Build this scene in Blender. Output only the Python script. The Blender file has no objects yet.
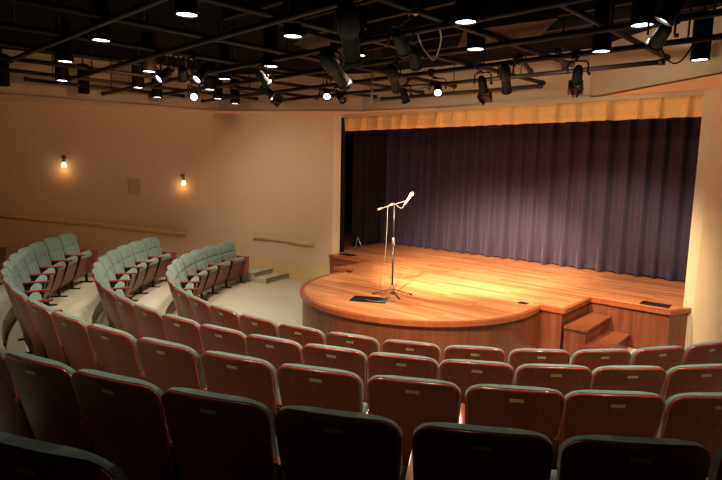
import bpy, bmesh, math, random
from mathutils import Vector, Matrix
random.seed(7)
sc = bpy.context.scene
COL = sc.collection
PI = math.pi
R_ = math.radians

# ------------------------------------------------------------------ camera
EYE = 2.41
PITCH, ROLL = 0.13152, 0.01895
cd = bpy.data.cameras.new('camera')
cd.sensor_fit = 'HORIZONTAL'; cd.sensor_width = 36.0; cd.lens = 545.04 / 722 * 36.0
cd.clip_start = 0.02; cd.clip_end = 100
cam = bpy.data.objects.new('camera', cd); COL.objects.link(cam)
F = Vector((0, math.cos(PITCH), -math.sin(PITCH))); U0 = Vector((0, math.sin(PITCH), math.cos(PITCH))); X0 = Vector((1, 0, 0))
rt = X0 * math.cos(ROLL) + U0 * math.sin(ROLL); up = -X0 * math.sin(ROLL) + U0 * math.cos(ROLL)
m = Matrix.Identity(4)
for i in range(3):
    m[i][0] = rt[i]; m[i][1] = up[i]; m[i][2] = -F[i]
m[2][3] = EYE
cam.matrix_world = m
sc.camera = cam

# ------------------------------------------------------------------ world, exposure
w = bpy.data.worlds.new('world'); sc.world = w; w.use_nodes = True
w.node_tree.nodes['Background'].inputs[0].default_value = (1.0, 0.72, 0.5, 1)
w.node_tree.nodes['Background'].inputs[1].default_value = 0.004
sc.view_settings.view_transform = 'Standard'; sc.view_settings.look = 'None'
sc.view_settings.gamma = 1; sc.view_settings.use_curve_mapping = False
sc.view_settings.exposure = 0.0

WARM = (1.0, 0.72, 0.42); HOUSE = (1.0, 0.85, 0.66)
DOWN_W = 125.0        # each house downlight
STAGE_W = 1900.0      # each stage spot
SCONCE_W = 0.7

def spot(name, loc, target, watts, color, size=60, blend=0.6, rad=0.05):
    l = bpy.data.lights.new(name, 'SPOT'); l.energy = watts; l.color = color
    l.spot_size = R_(size); l.spot_blend = blend; l.shadow_soft_size = rad
    o = bpy.data.objects.new(name, l); COL.objects.link(o); o.location = loc
    o.rotation_euler = (Vector(target) - Vector(loc)).to_track_quat('-Z', 'Y').to_euler()
    return o

# ------------------------------------------------------------------ stage frame
M0 = Vector((2.008, 9.390)); D = Vector((0.7528, -0.6583)); N = Vector((-0.6583, -0.7528))
def sp(d, n, z=0.0):
    p = M0 + D * d + N * n
    return Vector((p.x, p.y, z))
C0 = Vector((1.641, 9.310))        # centre of the seat rows
def pol(R, a, z=0.0):
    return Vector((C0.x + R * math.sin(a), C0.y - R * math.cos(a), z))
STAGE = 0.61
TOPZ = 3.45      # underside of the lower walls' soffit
CEIL = 4.2

# ------------------------------------------------------------------ materials
def new_mat(name):
    mt = bpy.data.materials.new(name); mt.use_nodes = True
    nt = mt.node_tree
    return mt, nt, nt.nodes['Principled BSDF']
def mat(name, color, rough=0.6, metal=0.0, noise=0.0, nscale=20.0, bump=0.0, stretch=(1, 1, 1), sheen=0.0, coat=0.0, spec=None, color2=None, detail=4):
    mt, nt, b = new_mat(name)
    b.inputs['Base Color'].default_value = (*color, 1)
    b.inputs['Roughness'].default_value = rough; b.inputs['Metallic'].default_value = metal
    if sheen: b.inputs['Sheen Weight'].default_value = sheen; b.inputs['Sheen Roughness'].default_value = 0.5
    if coat: b.inputs['Coat Weight'].default_value = coat; b.inputs['Coat Roughness'].default_value = 0.15
    if spec is not None: b.inputs['Specular IOR Level'].default_value = spec
    if noise or bump or color2:
        tc = nt.nodes.new('ShaderNodeTexCoord'); mp = nt.nodes.new('ShaderNodeMapping')
        mp.inputs['Scale'].default_value = stretch
        nz = nt.nodes.new('ShaderNodeTexNoise'); nz.inputs['Scale'].default_value = nscale; nz.inputs['Detail'].default_value = detail
        nt.links.new(tc.outputs['Object'], mp.inputs['Vector']); nt.links.new(mp.outputs[0], nz.inputs['Vector'])
        if noise or color2:
            cr = nt.nodes.new('ShaderNodeValToRGB')
            c2 = color2 or tuple(min(1, c * (1 + noise)) for c in color)
            c1 = color if color2 else tuple(c * (1 - noise) for c in color)
            cr.color_ramp.elements[0].color = (*c1, 1); cr.color_ramp.elements[1].color = (*c2, 1)
            cr.color_ramp.elements[0].position = 0.3; cr.color_ramp.elements[1].position = 0.7
            nt.links.new(nz.outputs['Fac'], cr.inputs['Fac']); nt.links.new(cr.outputs['Color'], b.inputs['Base Color'])
        if bump:
            bp = nt.nodes.new('ShaderNodeBump'); bp.inputs['Strength'].default_value = bump; bp.inputs['Distance'].default_value = 0.01
            nt.links.new(nz.outputs['Fac'], bp.inputs['Height']); nt.links.new(bp.outputs[0], b.inputs['Normal'])
    return mt
def emit(name, color, strength):
    mt, nt, b = new_mat(name)
    b.inputs['Base Color'].default_value = (*color, 1)
    b.inputs['Emission Color'].default_value = (*color, 1); b.inputs['Emission Strength'].default_value = strength
    return mt

M_WALL = mat('plaster_wall', (0.62, 0.50, 0.35), 0.85, noise=0.02, nscale=6, bump=0.03)
M_UPPER = mat('upper_wall', (0.50, 0.43, 0.32), 0.9, noise=0.03, nscale=5)
M_SOFFIT = mat('soffit', (0.82, 0.60, 0.43), 0.85)
M_SKIRT = mat('skirting', (0.62, 0.50, 0.22), 0.6, noise=0.05)
M_CEIL = mat('black_ceiling', (0.0035, 0.0032, 0.003), 0.9, noise=0.2, spec=0.1)
M_JOIST = mat('black_joist', (0.012, 0.010, 0.009), 0.8)
M_PIPE = mat('black_pipe', (0.020, 0.014, 0.011), 0.55, metal=0.2)
M_BLACK = mat('black_metal', (0.007, 0.007, 0.008), 0.45, metal=0.1)
M_BLACKM = mat('black_matte', (0.012, 0.011, 0.011), 0.75)
M_CAN = mat('black_can', (0.0025, 0.0025, 0.003), 0.7, spec=0.15)
M_CARPET = mat('carpet', (0.46, 0.44, 0.345), 0.95, noise=0.06, nscale=90, bump=0.25)
M_STAIR = mat('stair_carpet', (0.24, 0.245, 0.18), 0.95, noise=0.08, nscale=90)
M_FABRIC = mat('teal_fabric', (0.125, 0.218, 0.185), 0.9, noise=0.14, nscale=160, bump=0.2, sheen=0.3)
M_RIM = mat('red_wood_edge_highlit', (0.45, 0.055, 0.035), 0.22, noise=0.15, nscale=30, coat=0.6)  # red wood, made stronger to carry the rim's highlight in its colour
M_ARM = mat('red_wood_arm', (0.36, 0.05, 0.028), 0.3, noise=0.15, nscale=30, coat=0.5)
M_SHELL = mat('walnut_shell', (0.17, 0.028, 0.013), 0.42, color2=(0.26, 0.046, 0.018), nscale=7, stretch=(9, 9, 1), coat=0.0, spec=0.22, detail=6)
M_PAN = mat('seat_pan_wood', (0.22, 0.085, 0.045), 0.45, color2=(0.30, 0.13, 0.07), nscale=8, stretch=(8, 8, 1), detail=6)
M_BRASS = mat('brass_plate', (0.55, 0.43, 0.18), 0.4, metal=0.25)
M_CURT = mat('purple_velvet', (0.033, 0.026, 0.058), 0.85, noise=0.12, nscale=60, sheen=0.25)
M_CURT.node_tree.nodes['Principled BSDF'].inputs['Sheen Tint'].default_value = (0.5, 0.38, 0.75, 1)
M_LEG = mat('black_drape', (0.010, 0.008, 0.010), 0.9)
M_GOLD = mat('gold_cloth', (0.88, 0.58, 0.25), 0.75, noise=0.06, nscale=30, sheen=0.2)
M_RAIL = mat('pale_wood_rail', (0.58, 0.42, 0.20), 0.5, noise=0.06, nscale=12)
M_GRILLE = mat('grille', (0.47, 0.37, 0.26), 0.8)
M_CHROME = mat('satin_steel', (0.55, 0.53, 0.50), 0.3, metal=0.9)
M_DKSTEEL = mat('dark_steel', (0.02, 0.018, 0.018), 0.35, metal=0.3)
M_WHITE = mat('white_plastic', (0.75, 0.73, 0.70), 0.5)
M_CABLE = mat('grey_cable', (0.16, 0.14, 0.13), 0.5)
M_BARN = mat('rust_brown_sheet', (0.14, 0.06, 0.035), 0.6)
M_LAMP = emit('downlight_lamp', (1.0, 0.93, 0.84), 9.0)
M_LENS = emit('lit_lens', (0.85, 0.85, 1.0), 9.0)
M_LENSOFF = mat('dark_lens', (0.03, 0.03, 0.05), 0.1)
M_SHADE = emit('glass_shade', (1.0, 0.60, 0.26), 4.0)

def wood_floor():
    mt, nt, b = new_mat('stage_planks')
    tc = nt.nodes.new('ShaderNodeTexCoord')
    mp = nt.nodes.new('ShaderNodeMapping'); mp.inputs['Rotation'].default_value = (0, 0, -math.atan2(D.y, D.x))
    nt.links.new(tc.outputs['Object'], mp.inputs['Vector'])
    br = nt.nodes.new('ShaderNodeTexBrick')
    br.inputs['Scale'].default_value = 1.0; br.inputs['Brick Width'].default_value = 1.1; br.inputs['Row Height'].default_value = 0.083
    br.inputs['Mortar Size'].default_value = 0.0015; br.inputs['Bias'].default_value = 0.0
    br.inputs['Color1'].default_value = (0.42, 0.145, 0.060, 1); br.inputs['Color2'].default_value = (0.66, 0.29, 0.14, 1)
    br.inputs['Mortar'].default_value = (0.22, 0.07, 0.02, 1)
    nt.links.new(mp.outputs[0], br.inputs['Vector'])
    m2 = nt.nodes.new('ShaderNodeMapping'); m2.inputs['Rotation'].default_value = (0, 0, -math.atan2(D.y, D.x)); m2.inputs['Scale'].default_value = (0.7, 9, 1)
    nt.links.new(tc.outputs['Object'], m2.inputs['Vector'])
    # grain stretched along the planks
    m3 = nt.nodes.new('ShaderNodeMapping'); m3.inputs['Scale'].default_value = (0.8, 10, 1)
    nt.links.new(mp.outputs[0], m3.inputs['Vector'])
    nz = nt.nodes.new('ShaderNodeTexNoise'); nz.inputs['Scale'].default_value = 1.6; nz.inputs['Detail'].default_value = 5
    nt.links.new(m3.outputs[0], nz.inputs['Vector'])
    mr = nt.nodes.new('ShaderNodeMapRange'); mr.inputs['From Min'].default_value = 0.3; mr.inputs['From Max'].default_value = 0.7
    mr.inputs['To Min'].default_value = 0.75; mr.inputs['To Max'].default_value = 1.25
    nt.links.new(nz.outputs['Fac'], mr.inputs['Value'])
    mx = nt.nodes.new('ShaderNodeMix'); mx.data_type = 'RGBA'; mx.blend_type = 'MULTIPLY'; mx.inputs['Factor'].default_value = 1
    cb = nt.nodes.new('ShaderNodeCombineColor')
    for k in range(3): nt.links.new(mr.outputs[0], cb.inputs[k])
    nt.links.new(br.outputs['Color'], mx.inputs['A']); nt.links.new(cb.outputs[0], mx.inputs['B'])
    nt.links.new(mx.outputs['Result'], b.inputs['Base Color'])
    b.inputs['Roughness'].default_value = 0.34
    return mt
M_PLANK = wood_floor()
def veneer(name, c1, c2, rough=0.4):
    mt, nt, b = new_mat(name)
    tc = nt.nodes.new('ShaderNodeTexCoord'); mp = nt.nodes.new('ShaderNodeMapping'); mp.inputs['Scale'].default_value = (14, 14, 0.8)
    nt.links.new(tc.outputs['Object'], mp.inputs['Vector'])
    nz = nt.nodes.new('ShaderNodeTexNoise'); nz.inputs['Scale'].default_value = 1.5; nz.inputs['Detail'].default_value = 6
    nt.links.new(mp.outputs[0], nz.inputs['Vector'])
    cr = nt.nodes.new('ShaderNodeValToRGB'); cr.color_ramp.elements[0].color = (*c1, 1); cr.color_ramp.elements[1].color = (*c2, 1)
    cr.color_ramp.elements[0].position = 0.35; cr.color_ramp.elements[1].position = 0.65
    nt.links.new(nz.outputs['Fac'], cr.inputs['Fac']); nt.links.new(cr.outputs['Color'], b.inputs['Base Color'])
    b.inputs['Roughness'].default_value = rough
    return mt
M_VENEER = veneer('stage_veneer', (0.125, 0.032, 0.013), (0.19, 0.054, 0.022))
M_NOSE = veneer('stage_nosing', (0.27, 0.065, 0.022), (0.34, 0.09, 0.03), 0.3)

M_TREAD_SHADED = veneer('shaded_step_tread', (0.16, 0.048, 0.022), (0.22, 0.07, 0.032), 0.35)  # darker than the nosing wood: shade on the treads put into the colour

# ------------------------------------------------------------------ mesh helpers
def obj(name, bm, material, parent=None, smooth=False):
    me = bpy.data.meshes.new(name)
    bmesh.ops.recalc_face_normals(bm, faces=bm.faces)
    bm.to_mesh(me); bm.free()
    me.materials.append(material)
    if smooth:
        for p in me.polygons: p.use_smooth = True
    o = bpy.data.objects.new(name, me); COL.objects.link(o)
    if parent is not None: o.parent = parent
    return o
def empty(name, loc=(0, 0, 0), rz=0.0):
    o = bpy.data.objects.new(name, None); COL.objects.link(o)
    o.empty_display_size = 0.1; o.location = loc; o.rotation_euler = (0, 0, rz)
    return o
def tag(o, label=None, cat=None, group=None, kind=None):
    if label: o['label'] = label
    if cat: o['category'] = cat
    if group: o['group'] = group
    if kind: o['kind'] = kind
    return o
def BM(): return bmesh.new()
def box(bm, c, s, mtx=None, bevel=0.0):
    r = bmesh.ops.create_cube(bm, size=1)
    vs = r['verts']
    bmesh.ops.scale(bm, vec=s, verts=vs); bmesh.ops.translate(bm, vec=c, verts=vs)
    if bevel:
        es = list({e for v in vs for e in v.link_edges})
        rb = bmesh.ops.bevel(bm, geom=es, offset=bevel, segments=2, affect='EDGES', profile=0.6)
        vs = list({v for f in rb['faces'] for v in f.verts} | {v for v in vs if v.is_valid})
    if mtx is not None: bmesh.ops.transform(bm, matrix=mtx, verts=vs)
    return vs
def prism(bm, pts, z0, z1):
    """closed polygon in XY extruded from z0 to z1 (z may be a function of the point index)"""
    n = len(pts)
    lo = [bm.verts.new((p[0], p[1], z0)) for p in pts]; hi = [bm.verts.new((p[0], p[1], z1)) for p in pts]
    bm.faces.new(lo[::-1]); bm.faces.new(hi)
    for i in range(n):
        j = (i + 1) % n; bm.faces.new((lo[i], lo[j], hi[j], hi[i]))
def tube(bm, pts, r, seg=10, cap=True, closed=False):
    pts = [Vector(p) for p in pts]; n = len(pts); rings = []
    up0 = None
    for i, p in enumerate(pts):
        if closed: t = pts[(i + 1) % n] - pts[i - 1]
        else: t = (pts[min(i + 1, n - 1)] - pts[max(i - 1, 0)])
        t.normalize()
        if up0 is None:
            up0 = Vector((0, 0, 1)) if abs(t.z) < 0.9 else Vector((1, 0, 0))
        x = t.cross(up0); x.normalize(); y = x.cross(t); y.normalize(); up0 = y
        rr = r[i] if isinstance(r, (list, tuple)) else r
        rings.append([bm.verts.new(p + (x * math.cos(2 * PI * k / seg) + y * math.sin(2 * PI * k / seg)) * rr) for k in range(seg)])
    for i in range(n if closed else n - 1):
        a = rings[i]; b = rings[(i + 1) % n]
        for k in range(seg):
            l = (k + 1) % seg; bm.faces.new((a[k], a[l], b[l], b[k]))
    if cap and not closed:
        bm.faces.new(rings[0][::-1]); bm.faces.new(rings[-1])
def lathe(bm, prof, seg=24, mtx=None):
    """profile of (r, z) turned about Z"""
    rings = []
    for r, z in prof:
        if r < 1e-5: rings.append([bm.verts.new((0, 0, z))])
        else: rings.append([bm.verts.new((r * math.cos(2 * PI * k / seg), r * math.sin(2 * PI * k / seg), z)) for k in range(seg)])
    for a, b in zip(rings[:-1], rings[1:]):
        for k in range(seg):
            l = (k + 1) % seg
            if len(a) == 1 and len(b) == 1: continue
            if len(a) == 1: bm.faces.new((a[0], b[k], b[l]))
            elif len(b) == 1: bm.faces.new((a[k], a[l], b[0]))
            else: bm.faces.new((a[k], a[l], b[l], b[k]))
    vs = [v for rg in rings for v in rg]
    if mtx is not None: bmesh.ops.transform(bm, matrix=mtx, verts=vs)
def copy_tree(o, parent=None):
    c = o.copy(); COL.objects.link(c)
    if parent is not None: c.parent = parent
    for ch in list(o.children): copy_tree(ch, c)
    return c
def wall_slab(name, pts, z0, z1, material, thick=0.15, side=1):
    """vertical wall along a polyline, given thickness away from the room"""
    bm = BM(); P = [Vector(p) for p in pts]
    off = []
    for i, p in enumerate(P):
        t = (P[min(i + 1, len(P) - 1)] - P[max(i - 1, 0)]).normalized()
        off.append(p + Vector((-t.y, t.x)) * thick * side)
    prism(bm, list(P) + off[::-1], z0, z1)
    return tag(obj(name, bm, material), kind='structure')

# ------------------------------------------------------------------ floor: level front and curved tiers
RISE = 0.192
ROWR = [4.685 + 0.916 * k for k in range(6)]     # radius of each row's seat backs
def ring(bm, r0, r1, z, zb, a0, a1, n=48):
    pts = [pol(r0, a0 + (a1 - a0) * i / n) for i in range(n + 1)] + [pol(r1, a1 - (a1 - a0) * i / n) for i in range(n + 1)]
    prism(bm, [(p.x, p.y) for p in pts], zb, z)
bm = BM()
prism(bm, [(-9, -2.6), (5.3, -2.6), (5.3, 8.2), (3.2, 10.6), (-0.4, 12.4), (-3.3, 12.0), (-9, 9.2)], -0.12, 0.0)
tb = [ROWR[k] + 0.07 for k in range(6)]
for k in range(1, 6):
    ring(bm, tb[k - 1], tb[k] if k < 5 else 15.5, RISE * k, -0.05, -2.5, 1.5)
# half-height aisle steps between the tiers
ring(bm, 3.97, 4.28, 0.098, -0.05, -2.5, -2.02, 8)
ring(bm, 4.28, tb[0] + 0.01, 0.19, -0.05, -2.5, -2.02, 8)
ring(bm, tb[1] - 0.32, tb[1] + 0.01, RISE * 1.5, -0.05, -2.4, -1.79, 8)
ring(bm, tb[2] - 0.32, tb[2] + 0.01, RISE * 2.5, -0.05, -2.3, -1.60, 8)
def clip(bm, a, b):
    a = Vector(a); b = Vector(b); t = (b - a).normalized(); nrm = Vector((-t.y, t.x, 0))
    bmesh.ops.bisect_plane(bm, geom=bm.verts[:] + bm.edges[:] + bm.faces[:], plane_co=(a.x, a.y, 0), plane_no=nrm, clear_outer=True)
clip(bm, (4.60, 2.0), (4.92, 4.63)) if False else None
bmesh.ops.bisect_plane(bm, geom=bm.verts[:] + bm.edges[:] + bm.faces[:], plane_co=(5.2, 0, 0), plane_no=(1, 0, 0), clear_outer=True)
bmesh.ops.bisect_plane(bm, geom=bm.verts[:] + bm.edges[:] + bm.faces[:], plane_co=(0, -2.6, 0), plane_no=(0, -1, 0), clear_outer=True)
bmesh.ops.bisect_plane(bm, geom=bm.verts[:] + bm.edges[:] + bm.faces[:], plane_co=(-9, 0, 0), plane_no=(-1, 0, 0), clear_outer=True)
bmesh.ops.bisect_plane(bm, geom=bm.verts[:] + bm.edges[:] + bm.faces[:], plane_co=(-3.2, 11.86, 0), plane_no=(-0.447, 0.894, 0), clear_outer=True)
bmesh.ops.bisect_plane(bm, geom=bm.verts[:] + bm.edges[:] + bm.faces[:], plane_co=(-0.62, 11.66, 0), plane_no=(0.077, 0.997, 0), clear_outer=True)
tag(obj('floor', bm, M_CARPET), kind='structure')
# dark nosing strips on the aisle steps
def nosing(r, z, a0, a1):
    bm = BM(); ring(bm, r - 0.012, r + 0.045, z + 0.004, z - 0.03, a0, a1, 6)
    return tag(obj('trim_1', bm, M_STAIR), kind='structure')
nosing(3.97, 0.098, -2.28, -2.02); nosing(4.28, 0.19, -2.20, -2.02)

# ------------------------------------------------------------------ walls
WL = [(-9.0, 8.9), (-3.2, 11.8)]
WS = [(-3.2, 11.8), (-0.62, 11.6)]
wall_slab('wall_left', WL, -0.12, 3.5, M_WALL)
wall_slab('wall_front_left', WS, -0.12, 3.5, M_WALL)
wall_slab('wall_front_right', [(4.50, 7.17), (5.06, 4.63)], -0.12, 3.5, M_WALL)
M_DARKWALL = mat('dark_rear_wall', (0.035, 0.028, 0.022), 0.9)
wall_slab('wall_right', [(5.06, 4.63), (5.06, -2.6)], -0.12, CEIL, M_DARKWALL)
wall_slab('wall_back', [(5.06, -2.6), (-9.0, -2.6)], -0.12, CEIL, M_DARKWALL)
wall_slab('wall_far_left', [(-9.0, -2.6), (-9.0, 8.9)], -0.12, CEIL, M_DARKWALL)
# proscenium jambs and header
bm = BM(); a = sp(-3.275, 0); b = Vector((-0.62, 11.6)); 
prism(bm, [(a.x, a.y), (b.x, b.y), (b.x + 0.02, b.y + 0.16), (a.x - 0.005, a.y + 0.15)], -0.12, 3.5)
tag(obj('trim_2', bm, mat('jamb_paint', (0.74, 0.60, 0.44), 0.7)), kind='structure')
bm = BM(); a = sp(3.205, 0); b = Vector((4.50, 7.17))
prism(bm, [(a.x, a.y), (a.x + 0.11, a.y + 0.13), (b.x + 0.15, b.y + 0.1), (b.x, b.y)], -0.12, 3.5)
tag(obj('trim_3', bm, mat('jamb_paint_right', (0.66, 0.56, 0.42), 0.7)), kind='structure')
bm = BM(); q = [sp(-3.3, 0), sp(3.3, 0), sp(3.3, -0.16), sp(-3.3, -0.16)]
prism(bm, [(p.x, p.y) for p in q], 3.44, CEIL)
tag(obj('wall_front', bm, M_WALL), kind='structure')
# soffit between lower and upper walls, and the upper walls
UP = [(-8.6, 7.04), (-5.88, 9.03), (-2.91, 11.2), (-0.03, 10.78), (3.25, 8.55), (3.83, 6.03), (4.2, 4.4), (4.0, -2.6)]
LO = [(-9.0, 8.9), (-3.2, 11.8), (-0.62, 11.6), (-0.44, 11.53), (4.46, 7.24), (4.525, 7.16), (5.06, 4.63), (5.06, -2.6)]
SOFF = [(-9.0, 7.04)] + UP + LO[::-1]
bm = BM(); prism(bm, SOFF[1:] + [(-8.95, 7.04)], 3.5, 3.53)
tag(obj('ceiling_soffit', bm, M_SOFFIT), kind='structure')
wall_slab('wall_upper', UP, 3.5, CEIL, M_UPPER, thick=0.08)
# black ceiling with joists
bm = BM(); prism(bm, [(-9.2, -2.8), (5.3, -2.8), (5.3, 8.5), (0, 12.4), (-3.5, 12.4), (-9.2, 9.2)], CEIL, CEIL + 0.1)
tag(obj('ceiling', bm, M_CEIL), kind='structure')
E1 = Vector((math.cos(R_(-43)), math.sin(R_(-43)), 0)); E2 = Vector((math.cos(R_(45)), math.sin(R_(45)), 0))
def joist_bm(u, v0, v1, dr, zc, w_, h_):
    bm = BM(); other = Vector((-dr.y, dr.x, 0))
    a = other * u + dr * v0; b = other * u + dr * v1; s = other * w_ / 2
    prism(bm, [(a + s)[:2], (b + s)[:2], (b - s)[:2], (a - s)[:2]], zc - h_ / 2, zc + h_ / 2)
    return bm

# stage house behind the opening
bm = BM()
for q in ([sp(-6.2, -3.2), sp(6.2, -3.2), sp(6.2, -3.4), sp(-6.2, -3.4)], ):
    prism(bm, [(p.x, p.y) for p in q], -0.12, 4.6)
tag(obj('wall_stage_back', bm, M_LEG), kind='structure')
for s, nm in ((-1, 'wall_stage_left'), (1, 'wall_stage_right')):
    bm = BM(); q = [sp(s * 6.2, -0.16), sp(s * 6.2, -3.4), sp(s * 6.3, -3.4), sp(s * 6.3, -0.16)]
    prism(bm, [(p.x, p.y) for p in q], -0.12, 4.6); tag(obj(nm, bm, M_LEG), kind='structure')
    bm = BM(); q = [sp(s * 3.42, -0.17), sp(s * 6.3, -0.17), sp(s * 6.3, -0.3), sp(s * 3.42, -0.3)]
    prism(bm, [(p.x, p.y) for p in q], -0.12, 4.6); tag(obj('wall_wing', bm, M_LEG), kind='structure')
bm = BM(); q = [sp(-6.3, -0.16), sp(6.3, -0.16), sp(6.3, -3.4), sp(-6.3, -3.4)]
prism(bm, [(p.x, p.y) for p in q], 4.6, 4.7); tag(obj('ceiling_stage', bm, M_CEIL), kind='structure')

# yellow skirting that follows the aisle steps along the front left wall
bm = BM()
sk = [(-0.75, -0.05, 0.285), (-1.15, -0.05, 0.29), (-1.5, -0.05, 0.33), (-1.52, 0.05, 0.333), (-1.95, 0.05, 0.41), (-2.3, 0.15, 0.44), (-3.2, 0.15, 0.46)]
def wy(x): return 11.6 + (-0.62 - x) * 0.0775
f0 = []; 
for x, z0, z1 in sk:
    y = wy(x)
    f0.append([bm.verts.new((x, y - 0.02, z0)), bm.verts.new((x, y - 0.02, z1)), bm.verts.new((x, y, z1)), bm.verts.new((x, y, z0))])
for a, b in zip(f0[:-1], f0[1:]):
    for k in range(4): bm.faces.new((a[k], a[(k + 1) % 4], b[(k + 1) % 4], b[k]))
bm.faces.new(f0[0]); bm.faces.new(f0[-1][::-1])
tag(obj('baseboard_front_left', bm, M_SKIRT), kind='structure')

# ------------------------------------------------------------------ stage
st = empty('stage', sp(0, 0.5))
tag(st, 'raised wooden stage with a rounded apron and glossy orange plank deck', 'stage')
def stage_outline(inset=0.0):
    pts = [(-3.17, 0.42), (-2.12, 0.42), (-2.10, 1.38)]
    R = 1.77; CN = 1.76; a0 = math.asin((1.38 - CN) / R)
    arc = []
    for i in range(41):
        t = PI - a0 + (a0 * 2 - PI) * i / 40      # left to right over the front
        arc.append((0.045 + R * math.cos(t), CN + R * math.sin(t)))
    pts += arc + [(2.10, 1.38), (2.12, 0.42), (3.14, 0.42), (3.30, 0.03)]
    return pts
OUT = stage_outline()
back = [(5.9, -0.31), (5.9, -3.2), (-5.9, -3.2), (-5.9, -0.31), (-3.25, -0.31), (-3.25, 0.0)]
full = OUT + [(3.25, 0.0), (3.25, -0.31)] + back
def loc_pts(l, inset=0.0): return [tuple((sp(d, n) - st.location)[:2]) for d, n in l]
def grow(l, s):
    """offset the open outline outward by s"""
    P = [Vector(p) for p in l]; o = []
    for i, p in enumerate(P):
        t = (P[min(i + 1, len(P) - 1)] - P[max(i - 1, 0)]).normalized()
        o.append(tuple(p + Vector((-t.y, t.x)) * s))
    return o
bm = BM(); prism(bm, loc_pts(full), STAGE - 0.035, STAGE); obj('stage_deck', bm, M_PLANK, st)
bm = BM(); prism(bm, loc_pts(grow(OUT, -0.03) + [(3.2, 0.02), (-3.2, 0.02)]), 0.0, STAGE - 0.036); obj('front_panel', bm, M_VENEER, st)
bm = BM()
o1 = grow(OUT, 0.012); o2 = grow(OUT, -0.055)
prism(bm, loc_pts(o1 + o2[::-1]), STAGE - 0.05, STAGE + 0.006); obj('edge_nosing', bm, M_NOSE, st)

# stage steps on the right of the apron
ss = empty('stage_steps', sp(2.35, 0.9))
tag(ss, 'two wooden steps up to the stage at the right of its rounded apron', 'steps')
def q4(d0, d1, n0, n1): return [tuple((sp(d, n) - ss.location)[:2]) for d, n in ((d0, n0), (d1, n0), (d1, n1), (d0, n1))]
for (d0, d1, zt) in ((2.115, 2.395, 0.407), (2.395, 2.66, 0.203)):
    bm = BM(); prism(bm, q4(d0, d1 + 0.02, 0.43, 1.40), zt - 0.03, zt); obj('tread', bm, M_TREAD_SHADED, ss)
    bm = BM(); prism(bm, q4(d0, d1, 0.43, 1.375), 0.0, zt - 0.031); obj('step_box', bm, M_VENEER, ss)

# ------------------------------------------------------------------ curtains
def drape(name, pts_fn, length, z0, z1, wave, amp, material, rows=6, seed=1, step=0.02, thick=0.01, hem=0.0, flare=0.0, ridge=0.0, step_=0):
    rnd = random.Random(seed); bm = BM()
    ph = 0; cols = []; s = 0; phs = []
    nst = int(length / step)
    wl = wave; amp_c = amp; sgn = 0
    for i in range(nst + 1):
        s = i * step
        phs.append((ph, amp_c)); ph += step / wl * 2 * PI
        if ph >= 2 * PI * (sgn + 1):
            sgn += 1; wl = wave * rnd.uniform(0.65, 1.45); amp_c = amp * rnd.uniform(0.6, 1.25)
    grid = []
    for j in range(rows + 1):
        v = j / rows; z = z0 + (z1 - z0) * v; r = []
        for i in range(nst + 1):
            s = i * step; p, a_ = phs[i]
            q_ = (p % (2 * PI)) / (2 * PI)
            rg = math.exp(-((q_ - 0.5) / (0.075 if step_ else 0.13)) ** 2) * 2 - 0.6
            off = a_ * ((1 - ridge) * (math.sin(p) + 0.25 * math.sin(2 * p + 0.7)) + ridge * rg) * (1 + flare * (1 - v))
            zz = z + (hem * math.sin(p + 1.0) if j == 0 else 0)
            r.append(bm.verts.new(pts_fn(s, off, zz)))
        grid.append(r)
    for j in range(rows):
        for i in range(nst): bm.faces.new((grid[j][i], grid[j][i + 1], grid[j + 1][i + 1], grid[j + 1][i]))
    o = obj(name, bm, material, smooth=True)
    md = o.modifiers.new('thickness', 'SOLIDIFY'); md.thickness = thick
    return o
o = drape('stage_curtain', lambda s, off, z: sp(-4.6 + s, -1.9 + off, z), 8.6, 0.635, 4.5, 0.27, 0.08, M_CURT, seed=4, hem=0.012, flare=0.15, ridge=0.6)
tag(o, 'dark purple pleated velvet curtain closing off the back of the stage', 'curtain')
o = drape('side_drape', lambda s, off, z: sp(-3.62 + off, -0.75 - s, z), 1.0, 0.64, 4.5, 0.25, 0.04, M_LEG, seed=9)
tag(o, 'black side drape hanging just inside the left jamb of the stage opening', 'curtain')
o = drape('valance', lambda s, off, z: sp(-3.25 + s, -0.05 + off * (1.0 if z < 3.35 else 0.7), z), 6.5, 3.165, 3.449, 0.36, 0.055, M_GOLD, seed=12, hem=0.004, rows=4, thick=0.006, flare=0.5, ridge=0.95, step_=1)
tag(o, 'gold pleated cloth valance across the top of the stage opening', 'valance')

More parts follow.
